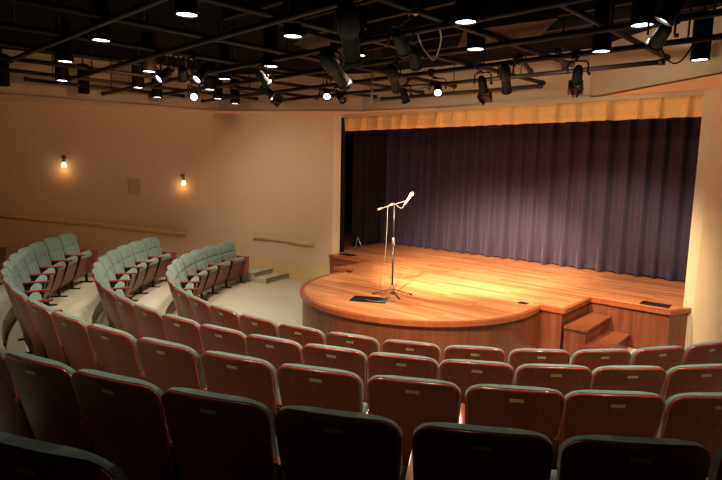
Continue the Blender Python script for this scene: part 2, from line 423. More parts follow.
# ------------------------------------------------------------------ microphone stand
MP = sp(-0.02, 2.33, STAGE)
mc = empty('microphone_stand', MP)
tag(mc, 'black tripod microphone stand with boom arm standing on the stage apron', 'microphone stand')
H = 1.30
bm = BM(); tube(bm, [(0, 0, 0.07), (0, 0, 0.75)], 0.013, 12); obj('lower_tube', bm, M_DKSTEEL, mc, True)
bm = BM(); tube(bm, [(0, 0, 0.75), (0, 0, H)], 0.009, 12); obj('upper_tube', bm, M_DKSTEEL, mc, True)
bm = BM(); lathe(bm, [(0, 0.72), (0.02, 0.72), (0.022, 0.80), (0.016, 0.83), (0, 0.83)], 14); obj('height_clutch', bm, M_CHROME, mc, True)
bm = BM(); lathe(bm, [(0, 0.05), (0.022, 0.055), (0.034, 0.08), (0.032, 0.12), (0.018, 0.15), (0, 0.15)], 16); obj('base_hub', bm, M_CHROME, mc, True)
for a in (R_(178), R_(2), R_(-72)):
    c, s = math.cos(a), math.sin(a)
    bm = BM(); tube(bm, [(c * 0.02, s * 0.02, 0.09), (c * 0.15, s * 0.15, 0.045), (c * 0.27, s * 0.27, 0.018)], 0.007, 8)
    lg = obj('leg', bm, M_DKSTEEL, mc, True)
    bm = BM(); tube(bm, [(c * 0.262, s * 0.262, 0.014), (c * 0.29, s * 0.29, 0.014)], 0.013, 8); obj('rubber_foot', bm, M_BLACKM, lg, True)
bx0 = Vector((-0.235, 0.02, 1.222)); bx1 = Vector((0.165, 0.02, 1.355))
bm = BM(); tube(bm, [bx0, bx1], 0.0075, 10); obj('boom_arm', bm, M_CHROME, mc, True)
bm = BM(); tube(bm, [bx0, bx0 + (bx1 - bx0) * 0.16], 0.016, 10); obj('counterweight', bm, M_CHROME, mc, True)
bm = BM(); lathe(bm, [(0, -0.028), (0.02, -0.028), (0.024, 0), (0.02, 0.028), (0, 0.028)], 14, Matrix.Translation((0, 0.02, 1.30)) @ Matrix.Rotation(PI / 2, 4, 'X')); obj('swivel_knob', bm, M_DKSTEEL, mc, True)
bm = BM(); tube(bm, [bx1 - Vector((0.02, 0, 0)), bx1 + Vector((0.01, 0, -0.03)), bx1 + Vector((0.03, 0, -0.02))], 0.011, 10); obj('microphone_clip', bm, M_BLACKM, mc, True)
mi = empty('microphone', MP + Vector((0.15, 0.02, 1.31)))
tag(mi, 'silver vocal microphone clipped to the boom of the stand', 'microphone')
ax = Vector((0.55, 0, 0.83)).normalized(); rot = Vector((0, 0, 1)).rotation_difference(ax).to_matrix().to_4x4()
bm = BM(); lathe(bm, [(0, -0.02), (0.010, -0.02), (0.011, 0.0), (0.017, 0.12), (0.017, 0.13), (0, 0.13)], 16, rot); obj('handle', bm, M_WHITE, mi, True)
bm = BM(); lathe(bm, [(0, 0.128), (0.018, 0.13), (0.027, 0.15), (0.028, 0.165), (0.022, 0.186), (0.01, 0.196), (0, 0.198)], 18, rot); obj('grille_ball', bm, M_WHITE, mi, True)
# microphone cable
def smooth_path(P, n=8):
    P = [Vector(p) for p in P]; out = []
    for i in range(len(P) - 1):
        p0 = P[max(i - 1, 0)]; p1 = P[i]; p2 = P[i + 1]; p3 = P[min(i + 2, len(P) - 1)]
        for k in range(n):
            t = k / n
            out.append(0.5 * ((2 * p1) + (p2 - p0) * t + (2 * p0 - 5 * p1 + 4 * p2 - p3) * t * t + (-p0 + 3 * p1 - 3 * p2 + p3) * t ** 3))
    out.append(P[-1]); return out
def W(x, y, z): return MP + Vector((x, y, z))
cab = [W(0.14, 0.02, 1.285), W(0.10, 0.02, 1.25), W(0.05, 0.01, 1.27), W(0.0, 0.0, 1.31), W(-0.06, 0.0, 1.30), W(-0.09, 0, 1.24), W(-0.095, 0, 1.0), W(-0.11, 0, 0.6), W(-0.17, 0, 0.2),
       W(-0.16, -0.02, 0.03), W(-0.10, -0.10, 0.011), W(-0.02, -0.22, 0.010), W(0.01, -0.38, 0.010), W(-0.10, -0.46, 0.010), W(-0.22, -0.40, 0.010), W(-0.16, -0.30, 0.012), W(-0.03, -0.33, 0.018), W(-0.08, -0.42, 0.018), W(-0.25, -0.44, 0.012), W(-0.38, -0.34, 0.014)]
bm = BM(); tube(bm, smooth_path(cab), 0.0042, 6)
tag(obj('microphone_cable', bm, M_CABLE, smooth=True), 'thin grey cable running from the microphone down to the black floor box', 'cable')

# floor boxes set on the deck
def floor_box(d, n, sd, sn, label, name='floor_box', sockets=4, ang=0.0, group=None):
    e = empty(name, sp(d, n, STAGE), math.atan2(D.y, D.x) + ang)
    tag(e, label, 'floor box')
    bm = BM(); box(bm, (0, 0, 0.006), (sd, sn, 0.011), bevel=0.002); obj('plate', bm, M_BLACK, e)
    for k in range(sockets):
        bm = BM(); box(bm, ((k + 0.5) / sockets * sd * 0.8 - sd * 0.4, 0, 0.013), (sd * 0.8 / sockets * 0.6, sn * 0.45, 0.004)); obj('socket', bm, M_DKSTEEL, e)
    return e
floor_box(-0.06, 2.78, 0.50, 0.30, 'black floor box with cables beside the microphone stand base', ang=R_(28))
floor_box(-1.62, 1.50, 0.10, 0.07, 'tiny grey floor socket at the left of the apron', sockets=1)
floor_box(1.55, 1.42, 0.12, 0.09, 'tiny dark floor socket near the right edge of the apron', sockets=1)
floor_box(2.90, 0.16, 0.36, 0.2, 'black floor box at the right end of the stage by the jamb', sockets=3)
floor_box(-2.90, 0.14, 0.34, 0.2, 'black floor box at the left end of the stage by the jamb', sockets=3)
# small folding stand in the wings, left
e = empty('folding_stand', sp(-3.05, -0.35, STAGE)); tag(e, 'small folded pale stand leaning just inside the left jamb', 'stand')
for k, (dx, dz) in enumerate(((0.12, 0.0), (-0.06, 0.0))):
    bm = BM(); tube(bm, [(dx, 0, 0.01), (-0.02, 0.02, 0.33)], 0.008, 8); obj('leg', bm, M_CHROME, e, True)

# ------------------------------------------------------------------ wall fittings
def handrail(name, pts, label, n_out, brackets):
    e = empty(name, pts[0]); base = Vector(pts[0]); tag(e, label, 'handrail')
    P = [Vector(p) - base for p in pts]; bm = BM(); no = Vector((*n_out, 0)).normalized()
    rings = []
    for p in P:
        c = p + no * 0.07
        rings.append([bm.verts.new(c + no * a + Vector((0, 0, b))) for a, b in ((-0.018, -0.036), (0.018, -0.036), (0.022, 0.016), (0.013, 0.036), (-0.013, 0.036), (-0.022, 0.016))])
    for a, b in zip(rings[:-1], rings[1:]):
        for k in range(6): bm.faces.new((a[k], a[(k + 1) % 6], b[(k + 1) % 6], b[k]))
    bm.faces.new(rings[0]); bm.faces.new(rings[-1][::-1])
    obj('rail', bm, M_RAIL, e)
    for t in brackets:
        k = min(int(t * (len(P) - 1)), len(P) - 2); f = t * (len(P) - 1) - k
        c = P[k].lerp(P[k + 1], f); bm = BM()
        tube(bm, [c + Vector((0, 0, -0.07)), c + no * 0.05 + Vector((0, 0, -0.07)), c + no * 0.07 + Vector((0, 0, -0.04))], 0.009, 8)
        obj('bracket', bm, M_BRASS, e, True)
    return e
def wlp(x): return 11.8 + (x + 3.2) * 0.5      # wall_left line
NL = (0.447, -0.894)
P = [(x, wy(x), z) for x, z in ((-2.36, 0.90), (-2.15, 0.90), (-1.7, 0.86), (-1.3, 0.79), (-1.06, 0.775))]
handrail('handrail', P, 'short pale wooden handrail on the wall left of the stage, above the aisle steps', (0, -1), (0.1, 0.97))
P = [(x, wlp(x), z) for x, z in ((-8.2, 1.62), (-6.6, 1.42), (-5.0, 1.17), (-3.98, 0.99), (-3.72, 0.95))]
handrail('handrail', P, 'long sloping pale wooden handrail on the far left side wall', NL, (0.25, 0.55, 0.95))
rr = [Vector((4.525, 7.16)).lerp(Vector((5.06, 4.63)), t) for t in (0.24, 0.5, 0.9)]
P = [(rr[0].x, rr[0].y, 0.78), (rr[1].x, rr[1].y, 0.85), (rr[2].x, rr[2].y, 0.92)]
handrail('handrail', P, 'pale handrail end on the right wall at the photo edge', (-0.977, -0.209), (0.1, 0.9))

def sconce(x, z, label):
    e = empty('wall_sconce', (x, wlp(x), z)); e.rotation_euler = (0, 0, math.atan2(0.5, 1))
    tag(e, label, 'wall lamp', 'wall sconces')
    bm = BM(); lathe(bm, [(0, 0), (0.045, 0.0), (0.04, 0.018), (0, 0.022)], 18, Matrix.Translation((0, 0, 0.14)) @ Matrix.Rotation(PI / 2, 4, 'X')); obj('backplate', bm, M_BRASSD, e, True)
    bm = BM(); tube(bm, smooth_path([(0, -0.02, 0.14), (0, -0.06, 0.17), (0, -0.10, 0.16), (0, -0.11, 0.09)]), 0.008, 8); obj('arm', bm, M_BRASSD, e, True)
    bm = BM(); lathe(bm, [(0, 0.10), (0.022, 0.10), (0.028, 0.06), (0.022, 0.055), (0, 0.055)], 14, Matrix.Translation((0, -0.11, 0))); obj('socket_cap', bm, M_BRASSD, e, True)
    bm = BM(); lathe(bm, [(0.018, 0.058), (0.034, 0.03), (0.046, -0.02), (0.043, -0.045), (0.040, -0.045), (0.043, -0.02), (0.03, 0.028), (0.016, 0.05)], 20, Matrix.Translation((0, -0.11, 0))); obj('glass_shade', bm, M_SHADE, e, True)
    l = bpy.data.lights.new('sconce_bulb', 'POINT'); l.energy = SCONCE_W; l.color = (1.0, 0.55, 0.22); l.shadow_soft_size = 0.04
    lo = bpy.data.objects.new('sconce_bulb', l); COL.objects.link(lo)
    lo.location = Vector((x, wlp(x), z)) + Vector((NL[0], NL[1], 0)) * 0.12 + Vector((0, 0, -0.09))
M_BRASSD = mat('dark_brass', (0.16, 0.08, 0.03), 0.4, metal=0.6)
sconce(-5.72, 2.36, 'small brass sconce with glowing glass shade, left one on the side wall')
sconce(-3.77, 2.03, 'small brass sconce with glowing glass shade near the corner, right one on the side wall')
def grille(x, z, label, w_=0.23, h_=0.30):
    e = empty('wall_speaker', (x, wlp(x), z)); e.rotation_euler = (0, 0, math.atan2(0.5, 1)); tag(e, label, 'speaker')
    bm = BM(); box(bm, (0, -0.012, 0), (w_, 0.022, h_), bevel=0.003); obj('frame', bm, M_GRILLE, e)
    bm = BM(); box(bm, (0, -0.025, 0), (w_ - 0.03, 0.004, h_ - 0.03)); obj('grille_cloth', bm, M_GRILLE, e)
grille(-4.62, 1.95, 'square grey wall speaker panel between the two sconces')
grille(-6.78, 2.05, 'grey wall speaker panel cut by the left edge of the photo')

# ------------------------------------------------------------------ theatre seats
ZT = 0.850
ARCH = 0.010
def back_y(x, z): return (ZT - z) * 0.26 + 0.030 * (x / 0.25) ** 2
def halfw(z, ztop, hw, hb, zb, r):
    w_ = hb + (hw - hb) * (z - zb) / (ztop - zb)
    if z > ztop - r:
        t = (z - (ztop - r)) / r; w_ -= r * (1 - math.sqrt(max(0, 1 - t * t)))
    rb = 0.04
    if z < zb + rb:
        t = ((zb + rb) - z) / rb; w_ -= rb * (1 - math.sqrt(max(0, 1 - t * t)))
    return w_
def plate(bm, ztop, zb, hw, hb, r, y_back, y_front, nu=16, zs=None):
    """closed slab: back surface y_back(x,z,u,v) and front surface y_front(x,z,u,v)"""
    if zs is None:
        zs = [zb + 0.04 * t for t in (0, 0.3, 0.7, 1)] + [zb + 0.04 + (ztop - r - zb - 0.04) * i / 8 for i in range(1, 9)] + [ztop - r + r * math.sin(PI / 2 * i / 9) for i in range(1, 10)]
    A = []; B = []
    for z in zs:
        h_ = halfw(z, ztop, hw, hb, zb, r); ra = []; rb_ = []; dz = ARCH * (z - zb) / (ztop - zb)
        for i in range(nu + 1):
            u = -1 + 2 * i / nu; x = h_ * u; v = (z - zb) / (ztop - zb)
            zz = z - dz * (x / hw) ** 2; ra.append(bm.verts.new((x, y_back(x, z, u, v), zz))); rb_.append(bm.verts.new((x, y_front(x, z, u, v), zz)))
        A.append(ra); B.append(rb_)
    n = len(zs)
    for j in range(n - 1):
        for i in range(nu):
            bm.faces.new((A[j][i], A[j][i + 1], A[j + 1][i + 1], A[j + 1][i])); bm.faces.new((B[j][i], B[j + 1][i], B[j + 1][i + 1], B[j][i + 1]))
        bm.faces.new((A[j][0], A[j + 1][0], B[j + 1][0], B[j][0])); bm.faces.new((A[j][nu], B[j][nu], B[j + 1][nu], A[j + 1][nu]))
    for i in range(nu):
        bm.faces.new((A[0][i], B[0][i], B[0][i + 1], A[0][i + 1])); bm.faces.new((A[-1][i], A[-1][i + 1], B[-1][i + 1], B[-1][i]))
HW, HB = 0.265, 0.238
def make_seat():
    e = empty('theater_seat')
    # wooden outer back
    bm = BM(); plate(bm, ZT, 0.27, HW, HB, 0.075, lambda x, z, u, v: back_y(x, z), lambda x, z, u, v: back_y(x, z) + 0.014)
    br = obj('backrest', bm, M_SHELL, e, True)
    md = br.modifiers.new('edge', 'EDGE_SPLIT'); md.split_angle = R_(40)
    # red edge moulding around the top and sides, highlight put into its colour
    pts = []
    zs = [0.40 + (ZT - 0.075 - 0.40) * i / 8 for i in range(9)] + [ZT - 0.075 + 0.075 * math.sin(PI / 2 * i / 7) for i in range(1, 8)]
    left = [(-halfw(z, ZT, HW, HB, 0.27, 0.075), z) for z in zs]
    top = [(left[-1][0] * (1 - 2 * t / 8), ZT) for t in range(1, 8)]
    right = [(-x, z) for x, z in left[::-1]]
    for x, z in left + top + right: pts.append((x, back_y(x, z) + 0.006, z + 0.001 - ARCH * (z - 0.27) / (ZT - 0.27) * (x / HW) ** 2))
    bm = BM(); tube(bm, pts, [0.004] + [0.0085] * (len(pts) - 2) + [0.004], 8)
    tag(obj('edge_moulding', bm, M_RIM, br, True), 'glossy red wooden edge')
    # brass number plate
    bm = BM(); zc = ZT - 0.055
    box(bm, (0, back_y(0, zc) - 0.001, zc), (0.074, 0.004, 0.021), Matrix.Identity(4)); 
    bmesh.ops.rotate(bm, cent=(0, back_y(0, zc), zc), matrix=Matrix.Rotation(math.atan(0.26), 3, 'X'), verts=bm.verts)
    tag(obj('number_plate', bm, M_BRASS, br), 'small brass seat number plate')
    # upholstered front of the back, with a cross seam
    def pf(x, z, u, v):
        b = (1 - abs(u) ** 5) ** 0.5 if abs(u) < 1 else 0
        c = (1 - max(0, (v - 0.86) / 0.14) ** 2) ** 0.5 if v < 1 else 0
        seam = 0.018 * math.exp(-((z - 0.665) / 0.014) ** 2)
        flu = 0.004 * math.cos(u * 3 * PI) if z < 0.665 else 0
        return back_y(x, z) + 0.030 + (0.042 + 0.012 * math.sin(PI * v) + flu - seam) * max(0.4, b) * max(0.75, c)
    zt_ = ZT + 0.012; r_ = 0.085; zs = [0.35 + (zt_ - r_ - 0.35) * i / 22 for i in range(23)] + [zt_ - r_ + r_ * math.sin(PI / 2 * i / 9) for i in range(1, 10)]
    bm = BM(); plate(bm, zt_, 0.35, HW + 0.007, HB + 0.005, r_, lambda x, z, u, v: back_y(x, z) + 0.0145, pf, 18, zs)
    pd = obj('back_cushion', bm, M_FABRIC, e, True)
    md = pd.modifiers.new('edge', 'EDGE_SPLIT'); md.split_angle = R_(60)
    # tipped-up seat: cushion behind, wooden pan in front
    ti = 0.28
    def sm(s, t): return (0.225 + s * math.sin(ti) + t * math.cos(ti), 0.150 + s * math.cos(ti) - t * math.sin(ti))
    def slab(prof, w0, name, material, part_parent, bev=0.012):
        bm = BM(); n = len(prof); xs = [-w0, -w0 + bev, w0 - bev, w0]; rows = []
        cy = sum(p[0] for p in prof) / n; cz = sum(p[1] for p in prof) / n
        for k, x in enumerate(xs):
            f = 0.93 if k in (0, 3) else 1
            rows.append([bm.verts.new((x, cy + (y - cy) * f, cz + (z - cz) * f)) for y, z in prof])
        for a, b in zip(rows[:-1], rows[1:]):
            for i in range(n): bm.faces.new((a[i], a[(i + 1) % n], b[(i + 1) % n], b[i]))
        bm.faces.new(rows[0][::-1]); bm.faces.new(rows[-1])
        o = obj(name, bm, material, part_parent, True)
        md = o.modifiers.new('edge', 'EDGE_SPLIT'); md.split_angle = R_(50)
        return o
    cp = [sm(0.0, 0.0), sm(0.0, -0.06), sm(0.12, -0.085), sm(0.27, -0.085), sm(0.36, -0.07), sm(0.405, -0.045), sm(0.42, -0.012), sm(0.415, 0.02), sm(0.39, 0.042), sm(0.34, 0.048), sm(0.33, 0.0)]
    slab(cp, 0.230, 'seat_cushion', M_FABRIC, e, 0.02)
    pp = [sm(-0.02, 0.001), sm(0.325, 0.001), sm(0.335, 0.03), sm(0.325, 0.045), sm(0.2, 0.05), sm(0.04, 0.04), sm(-0.02, 0.02)]
    tag(slab(pp, 0.222, 'seat_pan', M_PAN, e, 0.012), 'reddish wooden underside of the tipped-up seat')
    return e
PITCHW = 0.5555
def arm_parts(e, side, R, end=False, mk={}):
    """armrest and floor standard at one side of a seat"""
    ang = side * PITCHW / 2 / R
    T = Matrix.Translation((0, R, 0)) @ Matrix.Rotation(ang, 4, 'Z') @ Matrix.Translation((0, -R, 0))
    key = (side, R, end)
    if key not in mk:
        bm = BM(); box(bm, (0, 0.275, 0.553), (0.046, 0.36, 0.026), bevel=0.009); bmesh.ops.transform(bm, matrix=T, verts=bm.verts); a = bm
        bm = BM()
        if end:
            y0, y1, z0, z1 = 0.10, 0.43, 0.16, 0.54
            prof = [(y0 + 0.06, z0 + 0.02), (y1 - 0.08, z0), (y1 - 0.02, z0 + 0.05), (y1, z1 - 0.03), (y1 - 0.01, z1), (y0, z1), (y0 - 0.01, z1 - 0.05)]
        else:
            prof = [(0.16, 0.25), (0.30, 0.25), (0.36, 0.40), (0.40, 0.539), (0.12, 0.539)]
        t_ = 0.017 if end else 0.011
        lo = [bm.verts.new((-t_, y, z)) for y, z in prof]; hi = [bm.verts.new((t_, y, z)) for y, z in prof]
        bm.faces.new(lo[::-1]); bm.faces.new(hi)
        for i in range(len(prof)):
            j = (i + 1) % len(prof); bm.faces.new((lo[i], lo[j], hi[j], hi[i]))
        bmesh.ops.transform(bm, matrix=T, verts=bm.verts); p = bm
        bm = BM(); tube(bm, [(0, 0.235, 0.31), (0, 0.235, 0.012)], 0.024, 10)
        box(bm, (0, 0.235, 0.008), (0.05, 0.24, 0.016), bevel=0.004); box(bm, (0, 0.235, 0.29), (0.03, 0.14, 0.05))
        bmesh.ops.transform(bm, matrix=T, verts=bm.verts)
        oa = obj('armrest', a, M_ARM, e, True); oa.modifiers.new('edge', 'EDGE_SPLIT').split_angle = R_(40)
        op = obj('end_panel' if end else 'side_panel', p, M_PAN if end else M_BLACKM, e)
        ol = obj('leg', bm, M_BLACK, e)
        mk[key] = (oa.data, op.data, ol.data)
    else:
        for nm, me in zip(('armrest', 'end_panel' if end else 'side_panel', 'leg'), mk[key]):
            o = bpy.data.objects.new(nm, me); COL.objects.link(o); o.parent = e
            if nm == 'armrest': o.modifiers.new('edge', 'EDGE_SPLIT').split_angle = R_(40)

ROWS = [
 [0.354, 0.233, 0.112, -0.009, -0.131, -0.253, -0.375, -0.495, -0.615, -0.734, -0.854, -0.975, -1.095, -1.215, -1.334, -1.453, -1.571, -1.688, -1.805, -1.923],
 [0.151, 0.052, -0.044, -0.142, -0.238, -0.335, -0.431, -0.525, -0.62, -0.716, -0.813, -0.909, -1.007, -1.106, -1.205, -1.303, -1.4, -1.497, -1.593, -1.69],
 [0.046, -0.039, -0.12, -0.206, -0.293, -0.379, -0.467, -0.554, -0.639, -0.726, -0.815, -0.903, -0.99, -1.076, -1.162, -1.247, -1.332, -1.417, -1.503],
 [-0.004, -0.081, -0.157, -0.235, -0.31, -0.383, -0.454, -0.528, -1.275, -1.35],
 [-0.313, -0.38]]
ROWN = ['front row', 'second row', 'third row', 'dark fourth row', 'dark fifth row']
ORD = ['', 'first', 'second', 'third', 'fourth', 'fifth', 'sixth', 'seventh', 'eighth', 'ninth', 'tenth', 'eleventh', 'twelfth', 'thirteenth', 'fourteenth', 'fifteenth']
proto = make_seat(); first = True
for k, row in enumerate(ROWS):
    Rk = ROWR[k]; n = len(row)
    for i, a in enumerate(row):
        if first: s_ = proto; first = False
        else: s_ = copy_tree(proto_base)
        if i == 0 and k == 0:
            proto_base = s_
        s_.location = pol(Rk + (0.045 if k < 4 else -0.03), a, RISE * k); s_.rotation_euler = (0, 0, a)
        if k < 3:
            if a < -1.19:
                j = n - i
                lab = 'teal tip-up seat facing the stage, %s, %s from the far aisle end' % (ROWN[k], 'at the very end' if j == 1 else ORD[j])
                if j == 1: lab = 'teal tip-up seat with red end panel, last of the %s by the wall' % ROWN[k]
            else:
                lab = 'wood-backed teal theatre seat, %s, %s from the right edge' % (ROWN[k], ORD[i + 1])
        elif k == 3:
            lab = 'shadowed wood-backed theatre seat, dark fourth row, %s from the right edge' % ORD[i + 1]
            if a < -1: lab = 'dark end seat of the fourth row at the left edge of the photo' if i == n - 1 else 'dark fourth-row seat next to the end seat at the left photo edge'
        else:
            lab = ['nearest shadowed seat back at the bottom left corner, alone in front of the camera', 'shadowed fifth-row seat just left of the nearest one'][i]
        tag(s_, lab, 'seat', 'theatre seats in the %s' % ROWN[k])
# arms afterwards, so that copies of the plain seat stay plain
seats = [o for o in COL.objects if o.name.startswith('theater_seat')]
idx = 0
for k, row in enumerate(ROWS):
    for i, a in enumerate(row):
        s_ = seats[idx]; idx += 1
        last = (i == len(row) - 1) and k < 4
        arm_parts(s_, -1, ROWR[k], end=last)
        if i == 0: arm_parts(s_, 1, ROWR[k])

# ------------------------------------------------------------------ lighting grid of black pipes
ZA, ZB = 3.60, 3.65
PA = [((-4.2, 6.69), (0.6, 2.2)), ((-4.62, 8.46), (1.3, 2.72)), ((-4.5, 9.66), (2.6, 2.9)), ((-3.75, 9.85), (3.5, 3.45)), ((-3.02, 10.49), (3.75, 4.33)), ((-1.67, 10.28), (3.2, 6.07)), ((0.33, 9.68), (2.48, 7.9))]
PB = [((1.0, 3.79), (3.25, 6.08)), ((-0.3, 3.79), (2.4, 6.55)), ((-1.7, 3.8), (2.52, 7.93)), ((-3.1, 4.0), (1.35, 8.4)), ((-4.1, 4.5), (0.95, 9.15)), ((-4.9, 5.05), (0.2, 9.8)), ((-4.9, 6.3), (-0.85, 10.1)), ((-5.3, 7.3), (-2.0, 10.4)), ((-5.15, 8.55), (-3.3, 10.2)), ((2.35, 3.7), (4.0, 5.35)), ((1.70, 6.19), (2.08, 7.05)), ((2.02, 5.90), (2.40, 6.76))]
grid = empty('lighting_grid', (0, 7, ZA))
tag(grid, 'black welded pipe grid under the ceiling carrying the theatre spotlights', 'lighting grid')
PIPES = []
def pipe(a, b, z):
    o0 = grid.location
    p0 = Vector((*a, z)) - o0; v = Vector((*b, z)) - Vector((*a, z))
    PIPES.append((Vector((*a, z)), Vector((*b, z))))
    bm = BM(); tube(bm, [p0, p0 + v], 0.027, 10); pt = obj('pipe', bm, M_PIPE, grid, True)
    t = v.normalized()
    for p in (p0, p0 + v):
        bm = BM(); tube(bm, [p - t * 0.03, p + t * 0.03], 0.036, 10); obj('end_cap', bm, M_BLACK, pt, True)
    L = v.length; nh = max(1, int(L / 2.2))
    for i in range(nh):
        p = p0 + v * ((i + 0.5) / nh); bm = BM(); tube(bm, [p, p + Vector((0, 0, CEIL - z))], 0.009, 6); obj('hanger_rod', bm, M_PIPE, pt, True)
for a, b in PA: pipe(a, b, ZA)
for a, b in PB: pipe(a, b, ZB)
# joists and ducts tight to the ceiling
for i in range(13):
    u = 1.4 + i * 0.62
    bm = joist_bm(u, -7.6, -0.2, E1, CEIL - 0.07, 0.06, 0.14) if False else None
jn = 0
for u in [2.0 + 0.55 * i for i in range(9)]:
    # joists parallel to the first pipe family
    p = Vector((0.731 * 0 + 0.682 * u, 0.731 * u))
    d2 = Vector((0.731, -0.682))
    a = p + d2 * -5.6; b = p + d2 * 2.6; s = Vector((0.682, 0.731)) * 0.03
    bm = BM(); prism(bm, [tuple(a + s), tuple(b + s), tuple(b - s), tuple(a - s)], CEIL - 0.15, CEIL)
    # keep inside the upper walls
    for co, no in (((-2.91, 11.2, 0), (-0.59, 0.807, 0)), ((-0.03, 10.78, 0), (0.145, 0.99, 0)), ((3.25, 8.55, 0), (0.562, 0.827, 0)), ((3.83, 6.03, 0), (0.974, 0.224, 0))):
        bmesh.ops.bisect_plane(bm, geom=bm.verts[:] + bm.edges[:] + bm.faces[:], plane_co=co, plane_no=no, clear_outer=True)
    if bm.verts: tag(obj('trim_4', bm, M_JOIST), kind='structure')
    else: bm.free()

# ------------------------------------------------------------------ pendant downlights
DZ = 3.53; DR = 0.086
def make_down(lit):
    e = empty('pendant_downlight')
    bm = BM(); L = CEIL - 0.22 - DZ
    lathe(bm, [(DR - 0.006, 0.035), (DR - 0.006, 0.0), (DR, 0.0), (DR, L), (DR - 0.02, L + 0.012), (0, L + 0.012)], 28)
    o = obj('can', bm, M_CAN, e, True); o.modifiers.new('edge', 'EDGE_SPLIT').split_angle = R_(40)
    bm = BM(); lathe(bm, [(0, 0.012), (DR - 0.007, 0.012), (DR - 0.007, 0.02), (0, 0.02)], 28); obj('lamp_face', bm, M_LAMP if lit else M_LENSOFF, e)
    bm = BM(); tube(bm, [(0, 0, L), (0, 0, CEIL - DZ)], 0.012, 8); obj('stem', bm, M_BLACK, e, True)
    return e
DL = [(-1.40, 4.47, 1.0), (-2.53, 5.43, .9), (-3.49, 6.57, .8), (-4.35, 8.08, .25), (-2.74, 7.16, 1), (-3.49, 8.66, 1), (-3.64, 9.85, .8), (-1.90, 7.65, 1), (-2.40, 8.73, 1), (-2.58, 9.88, 1), (-2.44, 10.6, .4),
      (-0.65, 5.12, 1), (-1.10, 6.64, 1), (-0.07, 5.91, 1), (0.80, 4.53, 1), (1.08, 5.51, 1), (2.20, 4.52, 1), (2.30, 5.50, 1), (3.45, 5.81, 1), (-5.6, 8.7, 0), (-4.73, 9.45, 0)]
DLN = ['black pendant downlight, large disc near the top left of the ceiling', 'black pendant downlight at the upper left, alone left of the largest disc', 'black pendant downlight at the left, directly above another lit one', 'black pendant downlight at the far left, directly below another lit one',
 'black pendant downlight left of the white spotlight cluster', 'black pendant downlight at the left wall, upper of two close cans', 'black pendant downlight at the left wall, lowest of the left group', 'black pendant downlight just right of the spotlight cluster', 'black pendant downlight in front of the left corner, middle of three cans', 'black pendant downlight in front of the left corner, right below its neighbour can', 'narrow black pendant downlight hanging lowest near the left corner',
 'black pendant downlight left of the big dark spotlight, upper one', 'black pendant downlight left of centre, above the brown barn door', 'black pendant downlight under the big dark theatre spotlight', 'black pendant downlight above the stage curtain, upper of the centre pair', 'black pendant downlight above the stage curtain, lower of the centre pair', 'large black pendant downlight at the top right of the ceiling', 'black pendant downlight left of and below the top right one', 'full-length black pendant downlight against the pale upper right wall', 'unlit black pendant can at the left edge of the photo', 'unlit black pendant can in front of the left wall']
dp = {True: None, False: None}
for (x, y, w_), lab in zip(DL, DLN):
    x *= 0.9655; y *= 0.9655
    lit = w_ > 0
    if dp[lit] is None: e = dp[lit] = make_down(lit)
    else: e = copy_tree(dp[lit])
    e.location = (x, y, DZ); tag(e, lab, 'ceiling light', 'pendant downlights' if lit else 'unlit pendant cans')
    if lit: spot('downlight_beam', (x, y, DZ - 0.01), (x, y, 0), DOWN_W * w_, HOUSE, 78, 0.6, 0.05)

# ------------------------------------------------------------------ theatre spotlights on the grid
def make_fixture(kind, lit):
    """body along -Z; origin at the yoke pivot"""
    e = empty('stage_spotlight')
    s = 1.0 if kind == 'ellipsoidal' else 0.8
    bm = BM()
    if kind == 'ellipsoidal':
        lathe(bm, [(0, 0.20), (0.05, 0.20), (0.085, 0.15), (0.095, 0.08), (0.095, -0.02), (0.078, -0.05), (0.075, -0.07), (0.075, -0.26), (0.085, -0.27), (0.085, -0.31), (0.072, -0.31), (0.072, -0.29), (0, -0.29)], 20)
        zl, rl = -0.292, 0.071
    else:
        lathe(bm, [(0, 0.11), (0.04, 0.11), (0.06, 0.07), (0.066, -0.10), (0.076, -0.11), (0.076, -0.13), (0.056, -0.13), (0.056, -0.105), (0, -0.105)], 20)
        zl, rl = -0.108, 0.055
    o = obj('lamp_housing', bm, M_BLACK, e, True); o.modifiers.new('edge', 'EDGE_SPLIT').split_angle = R_(35)
    bm = BM(); lathe(bm, [(0, zl - 0.014), (rl * 0.6, zl - 0.01), (rl, zl), (0, zl + 0.001)], 20); obj('lens', bm, M_LENS if lit else M_LENSOFF, e, True)
    return e
def aim(e, tgt):
    v = Vector(tgt) - e.location
    return v.to_track_quat('-Z', 'Y').to_euler()
FX = []
def nearest_pipe(p):
    best = None
    for a, b in PIPES:
        v = b - a; t = max(0.01, min(0.99, (Vector((p[0], p[1], 0)) - Vector((a.x, a.y, 0))).dot(v) / v.length_squared)); q = a + v * t
        d_ = math.hypot(q.x - p[0], q.y - p[1])
        if best is None or d_ < best[0]: best = (d_, q)
    return best
